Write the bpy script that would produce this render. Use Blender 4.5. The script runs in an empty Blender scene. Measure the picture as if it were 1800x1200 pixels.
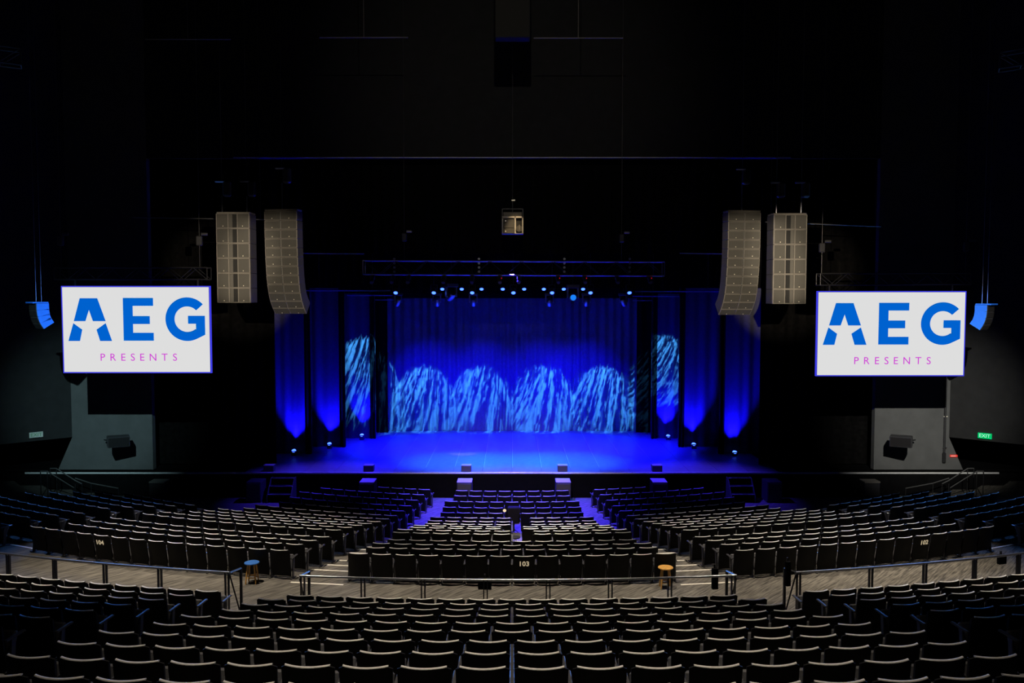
import bpy, math, random
from mathutils import Vector, Matrix
random.seed(7)
R = math.radians
# ------------------------------------------------------------------ camera, world, exposure
F = 1500.0                                    # focal length in pixels of the 1800x1200 frame
CAM = Vector((0.0, 0.0, 8.285)); PITCH = math.atan(80/1500)
scn = bpy.context.scene
col = scn.collection
cd = bpy.data.cameras.new('camera'); cam = bpy.data.objects.new('camera', cd); col.objects.link(cam)
cam.location = CAM; cam.rotation_euler = (math.pi/2 - PITCH, 0, 0)
cd.sensor_width = 36; cd.lens = 36*F/1800; cd.clip_end = 300
scn.camera = cam
vs = scn.view_settings
vs.view_transform = 'Standard'; vs.look = 'None'; vs.gamma = 1; vs.exposure = 0; vs.use_curve_mapping = False
w = bpy.data.worlds.new('world'); scn.world = w; w.use_nodes = True
w.node_tree.nodes['Background'].inputs[0].default_value = (0.55, 0.6, 0.8, 1)
w.node_tree.nodes['Background'].inputs[1].default_value = 0.002
CP, SP = math.cos(PITCH), math.sin(PITCH)
def ray(x, y):
    a, c = (x-900)/F, -(y-600)/F
    return Vector((a, CP + c*SP, c*CP - SP))
def at(x, y, Y):                               # world point seen at a pixel, at depth Y
    d = ray(x, y); return CAM + d*(Y/d.y)
def at_z(x, y, z):                             # world point seen at a pixel, on a level
    d = ray(x, y); return CAM + d*((z-CAM.z)/d.z)
def proj(p):
    v = Vector(p)-CAM; dep = v.y*CP - v.z*SP; up = v.y*SP + v.z*CP
    return 900+F*v.x/dep, 600-F*up/dep, dep

# ------------------------------------------------------------------ lights
def lamp(kind, name, loc, target, energy, color, **kw):
    l = bpy.data.lights.new(name, kind); o = bpy.data.objects.new(name, l); col.objects.link(o)
    o.location = loc
    o.rotation_euler = (Vector(target)-Vector(loc)).to_track_quat('-Z', 'Y').to_euler()
    l.energy = energy; l.color = color
    for k, v in kw.items(): setattr(l, k, v)
    return o
def spot(name, loc, target, energy, color, ang, blend=.5, rad=.12):
    return lamp('SPOT', name, loc, target, energy, color, spot_size=R(ang), spot_blend=blend, shadow_soft_size=rad)
WARM = (1, .86, .68)
BLUE = (.004, .002, 1)
# house lights in the ceiling
spot('house_light', (0, 24.5, 21), (0, 25.6, 0), 52000, WARM, 24, .95)
spot('house_light', (-7.5, 25, 21), (-8.0, 24.5, 0), 20000, WARM, 34, .95)
spot('house_light', (7.5, 25, 21), (8.0, 24.5, 0), 20000, WARM, 34, .95)
spot('house_light', (-9, 18, 20), (-8.5, 18.6, 1.4), 14000, WARM, 40, .9)
spot('house_light', (9, 18, 20), (8.5, 18.6, 1.4), 14000, WARM, 40, .9)
spot('house_light', (0, 18, 20), (0, 18.4, 1.4), 15000, WARM, 36, .9)
spot('house_light', (0, 9.5, 19), (0, 10, 3.5), 7000, WARM, 48, 1)
# front lights hung from the balcony catwalk, raking over screens and side walls
spot('catwalk_and_fill_light', (-9, 10, 14), (-17.0, 35.2, 3.5), 16000, (.56, .93, 1), 18, 1, .06)
spot('catwalk_and_fill_light', (9, 10, 14), (17.0, 35.2, 3.5), 26000, (1, .97, .88), 18, 1, .06)
for q, e_ in ((-1, 36000), (1, 48000)):        # added warm spots behind the camera, crossing over to brighten the loudspeaker hangs
    spot('hang_fill_light', (-q*8.5, -6, 10.6), (q*7.95, 29, 9.1), e_*1.25, (1, .84, .62), 6.5, .6, .1)
    spot('hang_fill_light', (-q*5, -6, 10.6), (q*9.6, 29, 9.6), e_, (1, .84, .62), 5.6, .6, .1)
spot('catwalk_and_fill_light', (2.4, 27, 20.4), (0, 33.2, 10.5), 11000, (1, .74, .42), 3.7, .5, .1)
spot('catwalk_and_fill_light', (0, 6, 17), (0, 35, 16.5), 2600, (1, .9, .75), 36, 1, .1)  # added weak fill standing in for house light bounce on the header

# ------------------------------------------------------------------ materials
def mat(name, c, rough=.6, metal=0, var=.0, scale=20, spec=.5, bump=0):
    m = bpy.data.materials.new(name); m.use_nodes = True
    nt = m.node_tree; b = nt.nodes['Principled BSDF']
    b.inputs['Base Color'].default_value = (*c, 1); b.inputs['Roughness'].default_value = rough
    b.inputs['Metallic'].default_value = metal; b.inputs['Specular IOR Level'].default_value = spec
    if var or bump:
        t = nt.nodes.new('ShaderNodeTexCoord'); n = nt.nodes.new('ShaderNodeTexNoise')
        n.inputs['Scale'].default_value = scale; n.inputs['Detail'].default_value = 4
        nt.links.new(t.outputs['Object'], n.inputs['Vector'])
        if var:
            r = nt.nodes.new('ShaderNodeValToRGB')
            r.color_ramp.elements[0].position = .3; r.color_ramp.elements[1].position = .7
            r.color_ramp.elements[0].color = tuple(max(0, v*(1-var)) for v in c)+(1,)
            r.color_ramp.elements[1].color = tuple(v*(1+var) for v in c)+(1,)
            nt.links.new(n.outputs['Fac'], r.inputs[0]); nt.links.new(r.outputs[0], b.inputs['Base Color'])
        if bump:
            bp = nt.nodes.new('ShaderNodeBump'); bp.inputs['Strength'].default_value = bump; bp.inputs['Distance'].default_value = .01
            nt.links.new(n.outputs['Fac'], bp.inputs['Height']); nt.links.new(bp.outputs[0], b.inputs['Normal'])
    return m
def emis(name, c, s):
    m = bpy.data.materials.new(name); m.use_nodes = True; nt = m.node_tree
    nt.nodes.remove(nt.nodes['Principled BSDF'])
    e = nt.nodes.new('ShaderNodeEmission'); e.inputs[0].default_value = (*c, 1); e.inputs[1].default_value = s
    nt.links.new(e.outputs[0], nt.nodes['Material Output'].inputs[0]); return m
M = dict(
    shell=mat('seat_shell', (.006, .006, .0065), .6, 0, .3, 40, .2),
    cush=mat('seat_fabric', (.016, .015, .016), .95, 0, .4, 90, .1),
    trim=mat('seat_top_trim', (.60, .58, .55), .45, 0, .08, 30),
    pan=mat('seat_pan', (.075, .075, .08), .7, 0, .2, 60),
    arm=mat('armrest', (.06, .06, .065), .2, 0, .1, 30, 1.0),
    leg=mat('seat_standard', (.04, .04, .045), .45, .2, .1, 30),
    black=mat('black_paint', (.005, .005, .0055), .8, 0, .2, 5, .03),
    wall=mat('dark_wall', (.02, .0205, .021), .85, 0, .12, 3, .2),
    panelw=mat('side_wall_paint', (.09, .092, .092), .8, 0, .1, 2, .2),
    drape=mat('black_drape', (.005, .0048, .0048), .95, 0, .3, 6, .0),
    cyc=mat('stage_drape', (.13, .13, .14), .9, 0, .12, 8, .1),
    legd=mat('leg_drape', (.06, .06, .063), .9, 0, .12, 8, .1),
    stage=mat('stage_floor', (.15, .15, .155), .42, 0, .16, 4, .4),
    seam=mat('seam_tape', (.42, .42, .44), .5, 0, .1, 10),
    nose=mat('step_nosing', (.85, .80, .70), .6, 0, .08, 30),
    steel=mat('brushed_steel', (.40, .41, .43), .28, .95, .1, 30),
    dsteel=mat('black_steel', (.03, .03, .032), .4, .4, .2, 20),
    alu=mat('truss_aluminium', (.30, .30, .31), .35, .9, .1, 30),
    cable=mat('steel_cable', (.12, .12, .12), .5, .5),
    spk=mat('speaker_cabinet', (.19, .175, .155), .6, 0, .1, 20),
    grille=mat('speaker_grille', (.06, .057, .05), .75, 0, .15, 120),
    dark=mat('dark_recess', (.006, .006, .006), .8),
    badge=mat('badge', (.85, .8, .65), .3, .3),
    pine=mat('pine_wood', (.62, .33, .08), .45, 0, .25, 14),
    blueseat=mat('blue_stool_top', (.03, .13, .42), .45, 0, .1, 20),
    lip=mat('stage_lip', (.8, .8, .8), .35, .3, .1, 20),
    casetop=mat('pale_lit_top', (.42, .40, .40), .5, 0, .1, 20),
    bluelight=mat('blue_light_on_cabinet', (.02, .18, .85), .5, 0, .05, 10),  # blue light on the small arrays, put into the base colour
    faint=mat('dull_strip', (.16, .15, .14), .7),
    num=emis('glowing_number_print', (1, .8, .5), .45),  # print given a glow of its own to stay bright
    white=emis('screen_white', (1, 1, 1), .73),
    sblue=emis('screen_blue', (.0, .12, .62), 1.0),
    smag=emis('screen_magenta', (.62, .04, .66), 1.0),
    edge=emis('screen_fringe_glow', (.06, .06, 1), .8),
    lens=emis('lamp_lens', (.04, .11, 1), 5),
    lens2=emis('lamp_lens_dim', (.01, .22, 1), 1.0),
    red=emis('red_indicator', (1, .01, .02), .8),
    exitg=emis('exit_green', (.0, .62, .18), .9),
    exitl=emis('exit_letter', (.55, 1, .75), .9),
    exitd=mat('unlit_exit_sign', (.55, .6, .55), .4),
    exitdl=mat('unlit_exit_letter', (.12, .35, .16), .4),
    warnr=emis('red_sign', (.9, .05, .035), .8),
    warnw=emis('red_sign_letter', (1, .55, .45), .8),
    bulb=emis('small_bulb', (1, .75, .45), 1.0),
    fixt=mat('fixture_body', (.05, .05, .055), .4, .2, .1, 20),
)
def carpet_mat():
    m = mat('carpet', (.1, .1, .1), .95, 0, 0, 1, .1); nt = m.node_tree; b = nt.nodes['Principled BSDF']
    t = nt.nodes.new('ShaderNodeTexCoord'); mp = nt.nodes.new('ShaderNodeMapping')
    mp.vector_type = 'TEXTURE'; mp.inputs['Rotation'].default_value = (0, 0, R(48)); mp.inputs['Scale'].default_value = (1.0, .08, 1)
    n = nt.nodes.new('ShaderNodeTexNoise'); n.inputs['Scale'].default_value = 2.2; n.inputs['Detail'].default_value = 5
    r = nt.nodes.new('ShaderNodeValToRGB')
    e = r.color_ramp.elements
    e[0].position = .32; e[0].color = (.05, .047, .044, 1); e[1].position = .70; e[1].color = (.20, .185, .16, 1)
    nt.links.new(t.outputs['Object'], mp.inputs[0]); nt.links.new(mp.outputs[0], n.inputs['Vector'])
    nt.links.new(n.outputs['Fac'], r.inputs[0]); nt.links.new(r.outputs[0], b.inputs['Base Color'])
    return m
M['carpet'] = carpet_mat()

# ------------------------------------------------------------------ mesh helpers
class MB:
    def __init__(s): s.v = []; s.f = []; s.mi = []; s.cur = 0
    def add(s, vs_, fs_):
        o = len(s.v); s.v += [tuple(p) for p in vs_]
        for f in fs_: s.f.append(tuple(i+o for i in f)); s.mi.append(s.cur)
        return s
    def box(s, c, d, rot=None):
        x, y, z = (k/2 for k in d); c = Vector(c)
        P = [Vector((a*x, b*y, e*z)) for a in (-1, 1) for b in (-1, 1) for e in (-1, 1)]
        if rot is not None: P = [rot @ p for p in P]
        return s.add([c+p for p in P], [(0, 1, 3, 2), (4, 6, 7, 5), (0, 4, 5, 1), (2, 3, 7, 6), (0, 2, 6, 4), (1, 5, 7, 3)])
    def bbox(s, c, d, bev, rot=None):          # box with chamfered edges
        x, y, z = (k/2 for k in d); c = Vector(c); b = bev
        P = []; idx = {}
        for sx in (-1, 1):
            for sy in (-1, 1):
                for sz in (-1, 1):
                    for k, p in enumerate(((x, y-b, z-b), (x-b, y, z-b), (x-b, y-b, z))):
                        idx[sx, sy, sz, k] = len(P); P.append(Vector((sx*p[0], sy*p[1], sz*p[2])))
        fs = []
        for a in (-1, 1):
            fs.append([idx[a, q, t, 0] for q, t in ((-1, -1), (1, -1), (1, 1), (-1, 1))][::a])
            fs.append([idx[q, a, t, 1] for q, t in ((-1, -1), (1, -1), (1, 1), (-1, 1))][::-a])
            fs.append([idx[q, t, a, 2] for q, t in ((-1, -1), (1, -1), (1, 1), (-1, 1))][::a])
        for a in (-1, 1):
            for e in (-1, 1):
                g = a*e
                fs.append([idx[a, e, -1, 0], idx[a, e, 1, 0], idx[a, e, 1, 1], idx[a, e, -1, 1]][::-g])
                fs.append([idx[a, -1, e, 0], idx[a, 1, e, 0], idx[a, 1, e, 2], idx[a, -1, e, 2]][::g])
                fs.append([idx[-1, a, e, 1], idx[1, a, e, 1], idx[1, a, e, 2], idx[-1, a, e, 2]][::-g])
                for t in (-1, 1):
                    fs.append([idx[a, e, t, 0], idx[a, e, t, 1], idx[a, e, t, 2]][::a*e*t])
        if rot is not None: P = [rot @ p for p in P]
        return s.add([c+p for p in P], fs)
    def tube(s, pts, r, n=8, caps=True):
        pts = [Vector(p) for p in pts]; rs = r if isinstance(r, (list, tuple)) else [r]*len(pts)
        V = []; Fs = []
        for i, p in enumerate(pts):
            t = (pts[min(i+1, len(pts)-1)]-pts[max(i-1, 0)]).normalized()
            a = t.orthogonal().normalized() if abs(t.z) > .95 else t.cross(Vector((0, 0, 1))).normalized()
            b = t.cross(a)
            for k in range(n):
                q = 2*math.pi*k/n; V.append(p+(a*math.cos(q)+b*math.sin(q))*rs[i])
        for i in range(len(pts)-1):
            for k in range(n):
                Fs.append((i*n+k, i*n+(k+1) % n, (i+1)*n+(k+1) % n, (i+1)*n+k))
        if caps: Fs += [tuple(range(n)), tuple(range((len(pts)-1)*n, len(pts)*n))[::-1]]
        return s.add(V, Fs)
    def lathe(s, prof, c=(0, 0, 0), n=16, rot=None):      # prof: (radius, height)
        V = []; Fs = []; c = Vector(c)
        for r, h in prof:
            for k in range(n):
                q = 2*math.pi*k/n; p = Vector((r*math.cos(q), r*math.sin(q), h))
                V.append(c+(rot @ p if rot is not None else p))
        for i in range(len(prof)-1):
            for k in range(n): Fs.append((i*n+k, i*n+(k+1) % n, (i+1)*n+(k+1) % n, (i+1)*n+k))
        Fs += [tuple(range(n))[::-1], tuple(range((len(prof)-1)*n, len(prof)*n))]
        return s.add(V, Fs)
    def poly(s, pts, d):                       # planar polygon extruded by vector d
        n = len(pts); d = Vector(d)
        return s.add([Vector(p) for p in pts]+[Vector(p)+d for p in pts],
                     [tuple(range(n)), tuple(range(n, 2*n))[::-1]]+[(i, i+n, (i+1) % n+n, (i+1) % n) for i in range(n)])
    def mesh(s, name, mats, smooth=False):
        me = bpy.data.meshes.new(name); me.from_pydata(s.v, [], s.f)
        for m in (mats if isinstance(mats, list) else [mats]): me.materials.append(m)
        if isinstance(mats, list): me.polygons.foreach_set('material_index', s.mi)
        if smooth:
            me.polygons.foreach_set('use_smooth', [True]*len(s.f))
            try: me.set_sharp_from_angle(angle=R(38))
            except Exception: pass
        me.update(); return me
    def build(s, name, mats, parent=None, smooth=False, loc=None):
        return obj(name, s.mesh(name, mats, smooth), parent, loc)
def obj(name, me, parent=None, loc=None, rz=0):
    o = bpy.data.objects.new(name, me); col.objects.link(o)
    if parent: o.parent = parent
    if loc is not None: o.location = loc
    if rz: o.rotation_euler.z = rz
    return o
def tag(o, label=None, cat=None, group=None, kind=None):
    if label: o['label'] = label
    if cat: o['category'] = cat
    if group: o['group'] = group
    if kind: o['kind'] = kind
    return o
def thing(name, label, cat, loc=(0, 0, 0), rz=0, group=None):
    return tag(obj(name, None, None, loc, rz), label, cat, group)
def struct(mb, name, m, parent=None, smooth=False):
    o = mb.build(name, m, parent, smooth)
    if not parent: o['kind'] = 'structure'
    return o
def RX(a): return Matrix.Rotation(R(a), 3, 'X')
def RY(a): return Matrix.Rotation(R(a), 3, 'Y')
def RZ(a): return Matrix.Rotation(R(a), 3, 'Z')
ORD = ['', 'first', 'second', 'third', 'fourth', 'fifth', 'sixth', 'seventh', 'eighth', 'ninth', 'tenth', 'eleventh', 'twelfth',
       'thirteenth', 'fourteenth', 'fifteenth', 'sixteenth', 'seventeenth', 'eighteenth', 'nineteenth', 'twentieth',
       'twenty-first', 'twenty-second', 'twenty-third', 'twenty-fourth', 'twenty-fifth', 'twenty-sixth', 'twenty-seventh', 'twenty-eighth',
       'twenty-ninth', 'thirtieth']

# ------------------------------------------------------------------ the hall: terraces, stage, walls
CY = 52.0                                      # rows are arcs about (0, CY)
def pol(r, deg, z=0): a = R(deg); return Vector((r*math.sin(a), CY-r*math.cos(a), z))
ZL = [1.48, 1.37, 1.22, 1.07, 1.02, .86, .69, .51, .34, .20, .09, .03, 0, 0, 0, 0]
RL = [32.3-.87*k for k in range(16)]
RU = [36.73+.913*j for j in range(17)]
ZU = [2.05+.247*j for j in range(17)]
R_EDGE = 35.75
def terrace(name, prof, a0, a1, m):
    mb = MB(); n = max(2, int((a1-a0)/1.5))
    for r, z in prof:
        mb.v += [tuple(pol(r, a0+(a1-a0)*i/n, z)) for i in range(n+1)]
    q = n+1
    for k in range(len(prof)-1):
        for i in range(n): mb.f.append((k*q+i, k*q+i+1, (k+1)*q+i+1, (k+1)*q+i)); mb.mi.append(0)
    return struct(mb, name, m)
prof = [(R_EDGE, 1.48)]
for k in range(15):
    prof += [(RL[k]-.30, ZL[k]), (RL[k]-.30, ZL[k+1])]
prof += [(17.5, 0)]
tag(terrace('floor', prof, -52, 52, M['carpet']), 'grey streaked carpet over the lower seating terraces and cross aisle', 'floor')
prof = []
for j in range(16, -1, -1):
    prof += [(RU[j]+.28, ZU[j])]
    if j: prof += [(RU[j]-.633, ZU[j]), (RU[j]-.633, ZU[j-1])]
prof += [(R_EDGE, ZU[0]), (R_EDGE, 1.48)]
tag(terrace('floor', prof, -52, 52, M['carpet']), 'carpeted rear seating terraces behind the guard rails', 'floor')
Y_ST = at_z(900, 829.5, 1.06).y; Z_ST = 1.06
Y_W = Y_ST+.5
mb = MB().box((0, 33, -.08), (60, 12, .1)); tag(struct(mb, 'floor', M['carpet']), 'flat carpeted floor in front of the stage', 'floor')
# steps up from the cross aisle in the two upper aisles
for s in (-1, 1):
    st = thing('aisle_steps', 'carpeted steps between the %s and centre guard rails' % ('blue stool side' if s < 0 else 'pine stool side'), 'steps', pol(35.5, s*7.65, 1.48))
    st['kind'] = 'structure'
    for q in range(2):
        mb = MB()
        pts = [pol(R_EDGE-.0-.3*(2-q), s*7.65-.9, 1.48), pol(R_EDGE-.3*(2-q), s*7.65+.9, 1.48), pol(R_EDGE, s*7.65+.9, 1.48), pol(R_EDGE, s*7.65-.9, 1.48)]
        o = st.location
        mb.poly([p-o for p in pts], (0, 0, .19*(q+1))); mb.build('step', M['carpet'], st)
# white nosings on the aisle steps
def nosing_run(label, a0, a1, ks, upper=False):
    t = thing('aisle_nosing_strips', label, 'step edges', (0, 0, 0)); t['kind'] = 'structure'
    for k in ks:
        if upper: r, z = RU[k]-.633, ZU[k]
        elif k < 0: r, z = RL[0]+.12, ZL[0]
        else: r, z = RL[k]-.30, ZL[k]
        mb = MB(); V = []
        nn = 3
        for i in range(nn+1):
            a = a0+(a1-a0)*i/nn
            V += [pol(r-.006, a, z-.03), pol(r-.006, a, z+.008), pol(r+.055, a, z+.008), pol(r+.055, a, z)]
        Fs = []
        for i in range(nn):
            for q in range(3): Fs.append((i*4+q, i*4+q+1, (i+1)*4+q+1, (i+1)*4+q))
        Fs += [(0, 1, 2, 3), tuple(nn*4+q for q in (3, 2, 1, 0))]
        mb.add(V, Fs); mb.build('step_nosing', M['nose'], t)
for s in (-1, 1):
    nb = 'blue stool' if s < 0 else 'pine stool'
    a, b = sorted((s*7.05, s*9.35))
    nosing_run('cream nosing strips on the steps beside block 103, %s side' % nb, a, b, range(-1, 11))
    a, b = sorted((s*23.6, s*25.4))
    nosing_run('cream nosing strips on the outer aisle, %s side' % nb, a, b, range(0, 11))
    a, b = sorted((s*6.95, s*8.4))
    nosing_run('cream nosing strips on the rear aisle, %s side' % nb, a, b, range(1, 9), True)

# stage: body, floor panels with seams, lip
PRO_X0 = at(484, 700, Y_W+1.2).x; PRO_X1 = at(1335, 700, Y_W+1.2).x
Y_BACK = at_z(900, 757, Z_ST).y
mb = MB().box((0, (Y_ST+48)/2, Z_ST/2-.02), (52, 48-Y_ST, Z_ST-.04))
stg = struct(mb, 'floor', M['black']); tag(stg, 'black fronted stage with panelled dark deck', 'stage')
pw = 1.22
pm = MB().bbox((0, 0, 0), (pw-.008, 48-Y_ST-.02, .04), .004).mesh('stage_panel', M['stage'])
sm = MB().box((0, 0, 0), (.014, 9.4, .004)).mesh('seam_tape', M['seam'])
for i in range(-9, 9):
    obj('stage_panel', pm, stg, (i*pw+.61, (Y_ST+48)/2, Z_ST-.02))
    if abs(i) < 6: obj('seam_tape', sm, stg, (i*pw+.61-pw/2+.02, Y_ST+5.6, Z_ST+.0025))
mb = MB().bbox((0, Y_ST-.02, Z_ST-.035), (40, .05, .07), .008)
mb.build('stage_nosing', M['lip'], stg)
# walls
HZ = at(900, 278, Y_W).z; CEIL = 22.0
XL = at(262, 500, Y_W).x; XR = at(1543, 500, Y_W).x; XPL = at(125, 700, Y_W).x; XPR = at(1670, 700, Y_W).x
ZO = at(125, 768, Y_W).z
mb = MB().poly([(XL, Y_W, Z_ST), (XL, Y_W, CEIL), (XPL, Y_W, CEIL), (XPL, Y_W, ZO), (XPL-.62, Y_W, Z_ST)], (0, .3, 0))
wl = tag(struct(mb, 'wall_left', M['panelw']), 'grey painted wall panel beside the stage opening, blue stool side', 'wall')
mb = MB().poly([(XR, Y_W, Z_ST), (XR, Y_W, CEIL), (XPR, Y_W, CEIL), (XPR, Y_W, ZO), (XPR+.62, Y_W, Z_ST)], (0, .3, 0))
wr = tag(struct(mb, 'wall_right', M['panelw']), 'grey painted wall panel with conduit beside the stage, pine stool side', 'wall')
for s, x0 in ((-1, XPL), (1, XPR)):
    a = Vector((x0, Y_W, 0)); b = a+Vector((s*17, -15.5, 0))
    mb = MB().poly([(a.x, a.y, ZO), (b.x, b.y, ZO), (b.x, b.y, CEIL), (a.x, a.y, CEIL)], (s*.2, .2, 0))
    tag(struct(mb, 'wall_left' if s < 0 else 'wall_right', M['wall']), 'dark splayed side wall above the entrance recess, %s side' % ('blue stool' if s < 0 else 'pine stool'), 'wall')
    a2 = a+Vector((s*3.0, 2.6, 0)); b2 = b+Vector((s*3.0, 2.6, 0))
    mb = MB().poly([(a2.x, a2.y, 0), (b2.x, b2.y, 0), (b2.x, b2.y, ZO+1), (a2.x, a2.y, ZO+1)], (s*.2, .2, 0))
    tag(struct(mb, 'wall_left' if s < 0 else 'wall_right', M['black']), 'black wall deep inside the entrance recess, %s side' % ('blue stool' if s < 0 else 'pine stool'), 'wall')
    mb = MB().box((x0+s*4.2, Y_W+.1, Z_ST/2), (7.2, .2, Z_ST))
    tag(struct(mb, 'wall_left' if s < 0 else 'wall_right', M['black']), 'low black wall continuing the stage front, %s side' % ('blue stool' if s < 0 else 'pine stool'), 'wall')
mb = MB().box(((XL+XR)/2, Y_W+.15, (HZ+CEIL)/2), (XR-XL, .3, CEIL-HZ)); tag(struct(mb, 'wall_back', M['wall']), 'dark header wall above the stage opening', 'wall')
mb = MB().box(((XL+XR)/2, 48.6, 9), (52, .3, 19)); tag(struct(mb, 'wall_back', M['black']), 'black rear wall of the stage house', 'wall')
for s in (-1, 1):
    mb = MB().box((s*24, 42, 9), (.3, 14, 19)); tag(struct(mb, 'wall_left' if s < 0 else 'wall_right', M['black']), 'black stage house side wall, %s side' % ('blue stool' if s < 0 else 'pine stool'), 'wall')
mb = MB().box((0, 19, CEIL+.15), (90, 62, .3)); tag(struct(mb, 'ceiling', M['black']), 'black auditorium ceiling', 'ceiling')
mb = MB().box((0, 42.4, 18.2), (52, 12.6, .2)); tag(struct(mb, 'ceiling', M['black']), 'black ceiling of the stage house', 'ceiling')
mb = MB().box((0, -11.5, 12), (90, .3, 24)); tag(struct(mb, 'wall_front', M['wall']), 'dark rear wall of the auditorium', 'wall')
p0, p1 = at(420, 278, Y_W-.06), at(1400, 280, Y_W-.06)
mb = MB().box((0, Y_W-.03, HZ+.02), (p1.x-p0.x, .06, .04)); tag(struct(mb, 'trim_1', M['seam']), 'thin pale strip painting the lit edge under the header wall', 'trim')  # pale strip draws the light along the header's bottom edge
tq = 1
for (x0, x1, y) in ((255, 405, 69), (562, 717, 66), (938, 1095, 67)):
    tq += 1; a, b = at(x0, y, 30), at(x1, y, 30)
    mb = MB().box((a+b)/2, (b.x-a.x, .06, .03))
    mb.tube([((a.x+b.x)/2, a.y, a.z), ((a.x+b.x)/2, a.y, CEIL)], .012, 6)
    tag(struct(mb, 'trim_%d' % tq, M['faint']), {2: 'faint pale ceiling strip above the screen showing blue stool side', 3: 'pale thin ceiling strip beside the dark shaft', 4: 'dim thin ceiling strip on the far side of the dark shaft'}[tq], 'trim')
a = at(870, 0, 29); b = at(932, 70, 29)
mb = MB().bbox(((a.x+b.x)/2, 29, (b.z+CEIL)/2), (b.x-a.x, .5, CEIL-b.z), .03)
tag(mb.build('ceiling_shaft', M['dark']), 'dark boxed shaft hanging from the ceiling above the stage centre', 'shaft')

# ------------------------------------------------------------------ seats
HW = .26
def back_pt(u, v, off):                        # u -1..1 across, v 0..1 up, off forward
    wd = HW*(.93+.07*v); x = u*wd
    z = .075+.655*v - .03*max(0, abs(u)-.86)/.14*(v > .5) + .022*(abs(u)**3)*(1-v)*-1 + .0*u
    y = .10*(1-v)**1.3 - .085*(1-u*u)*(.35+.65*v)
    return Vector((x, y+off, z))
def sheet(nu, nv, o0, o1, v0=0, v1=1, us=1.0):
    mb = MB(); V = []
    for o in (o0, o1):
        for j in range(nv+1):
            for i in range(nu+1): V.append(back_pt((2*i/nu-1)*us, v0+(v1-v0)*j/nv, o))
    q = nu+1; N = q*(nv+1); Fs = []
    for j in range(nv):
        for i in range(nu):
            a = j*q+i; Fs.append((a, a+1, a+q+1, a+q)); b = a+N; Fs.append((b, b+q, b+q+1, b+1))
    for i in range(nu):
        Fs.append((i, i+N, i+1+N, i+1)); t = nv*q+i; Fs.append((t, t+1, t+1+N, t+N))
    for j in range(nv):
        a = j*q; Fs.append((a, a+q, a+q+N, a+N)); b = j*q+nu; Fs.append((b, b+N, b+q+N, b+q))
    return mb.add(V, Fs)
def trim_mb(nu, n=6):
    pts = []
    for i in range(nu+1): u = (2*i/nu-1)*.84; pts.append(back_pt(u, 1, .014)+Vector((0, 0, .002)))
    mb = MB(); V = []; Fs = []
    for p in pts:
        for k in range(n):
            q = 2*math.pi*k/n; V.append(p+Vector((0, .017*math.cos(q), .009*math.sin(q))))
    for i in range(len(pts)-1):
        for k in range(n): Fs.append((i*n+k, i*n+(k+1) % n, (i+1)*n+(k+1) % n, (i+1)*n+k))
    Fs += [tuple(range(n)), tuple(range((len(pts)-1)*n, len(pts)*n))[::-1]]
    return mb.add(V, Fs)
PITCHS = .56
def seat_mb(): return MB().bbox((0, .24, .36), (.45, .085, .38), .025, RX(-24))
def arm_mb(x=PITCHS/2): return MB().bbox((x, .20, .515), (.056, .33, .028), .01, RX(3))
def leg_mb(x=PITCHS/2):
    mb = MB().bbox((x, .14, .26), (.030, .085, .52), .008, RX(-6))
    mb.bbox((x, .14, .0125), (.05, .24, .025), .006)
    return mb
SM = dict(back_panel=sheet(10, 5, 0, .018).mesh('back_panel', M['shell'], True),
          backrest=sheet(8, 4, .019, .058, .12, .93, .95).mesh('backrest', M['cush'], True),
          top_trim=trim_mb(12, 8).mesh('top_trim', M['trim'], True),
          seat=seat_mb().mesh('seat', M['pan']), armrest=arm_mb().mesh('armrest', M['arm']), leg=leg_mb().mesh('leg', M['leg']),
          armrest2=arm_mb(-PITCHS/2).mesh('armrest', M['arm']), leg2=leg_mb(-PITCHS/2).mesh('leg', M['leg']))
SEATS = []                                     # (position, heading, block, row, index, n, first, last)
def block(name, rs, zs, a0, a1, rows, anchor='mid', skip=None, ends=(True, True)):
    for k in rows:
        r = rs[k]; n = int(R(a1-a0)*r/PITCHS+.02)
        st = math.degrees(PITCHS/r)
        if anchor == 'mid': s0 = (a0+a1)/2-st*(n-1)/2
        elif anchor == 'lo': s0 = a0+st/2
        else: s0 = a1-st/2-st*(n-1)
        for i in range(n):
            a = s0+st*i
            if rs is RL and pol(r, a).y > 33.5: continue
            if skip and skip(k, i, n, a*math.pi/180*r): continue
            SEATS.append(dict(p=pol(r, a, zs[k]), h=R(a), b=name, k=k, i=i, n=n, first=(i == 0), last=(i == n-1)))
def skip103(k, i, n, x):
    if 4 <= k <= 12: return abs(x-.05) < .29
    if k == 13: return False
    if k in (14, 15): return (i % 3 == 2) and False
    return False
block('103', RL, ZL, -6.95, 6.95, range(0, 16), 'mid', skip103)
block('104', RL, ZL, -23.5, -9.45, range(0, 16), 'hi')
block('102', RL, ZL, 9.45, 23.5, range(0, 16), 'lo')
block('105', RL, ZL, -46, -25.5, range(0, 9), 'hi')
block('101', RL, ZL, 25.5, 46, range(0, 9), 'lo')
block('uc', RU, ZU, -6.85, 6.85, range(0, 11), 'mid')
block('ul', RU, ZU, -26, -8.5, range(0, 11), 'hi')
block('ur', RU, ZU, 8.5, 26, range(0, 11), 'lo')
vis = []
for s in SEATS:
    x, y, d = proj(s['p']+Vector((0, 0, .72)))
    if d < 2: continue
    m = 26000/d/40+10
    ex_m = 3900/d                                # seats a step outside the frame join the distant mass
    if -ex_m < x < 1800+ex_m and y < 1215+ex_m*.12: 
            if s['b'] in ('101', '105') and y < 864: continue
            s['d'] = d; s['px'] = (x, y); s['in'] = -m-40 < x < 1840+m and y < 1215; vis.append(s)
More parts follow.
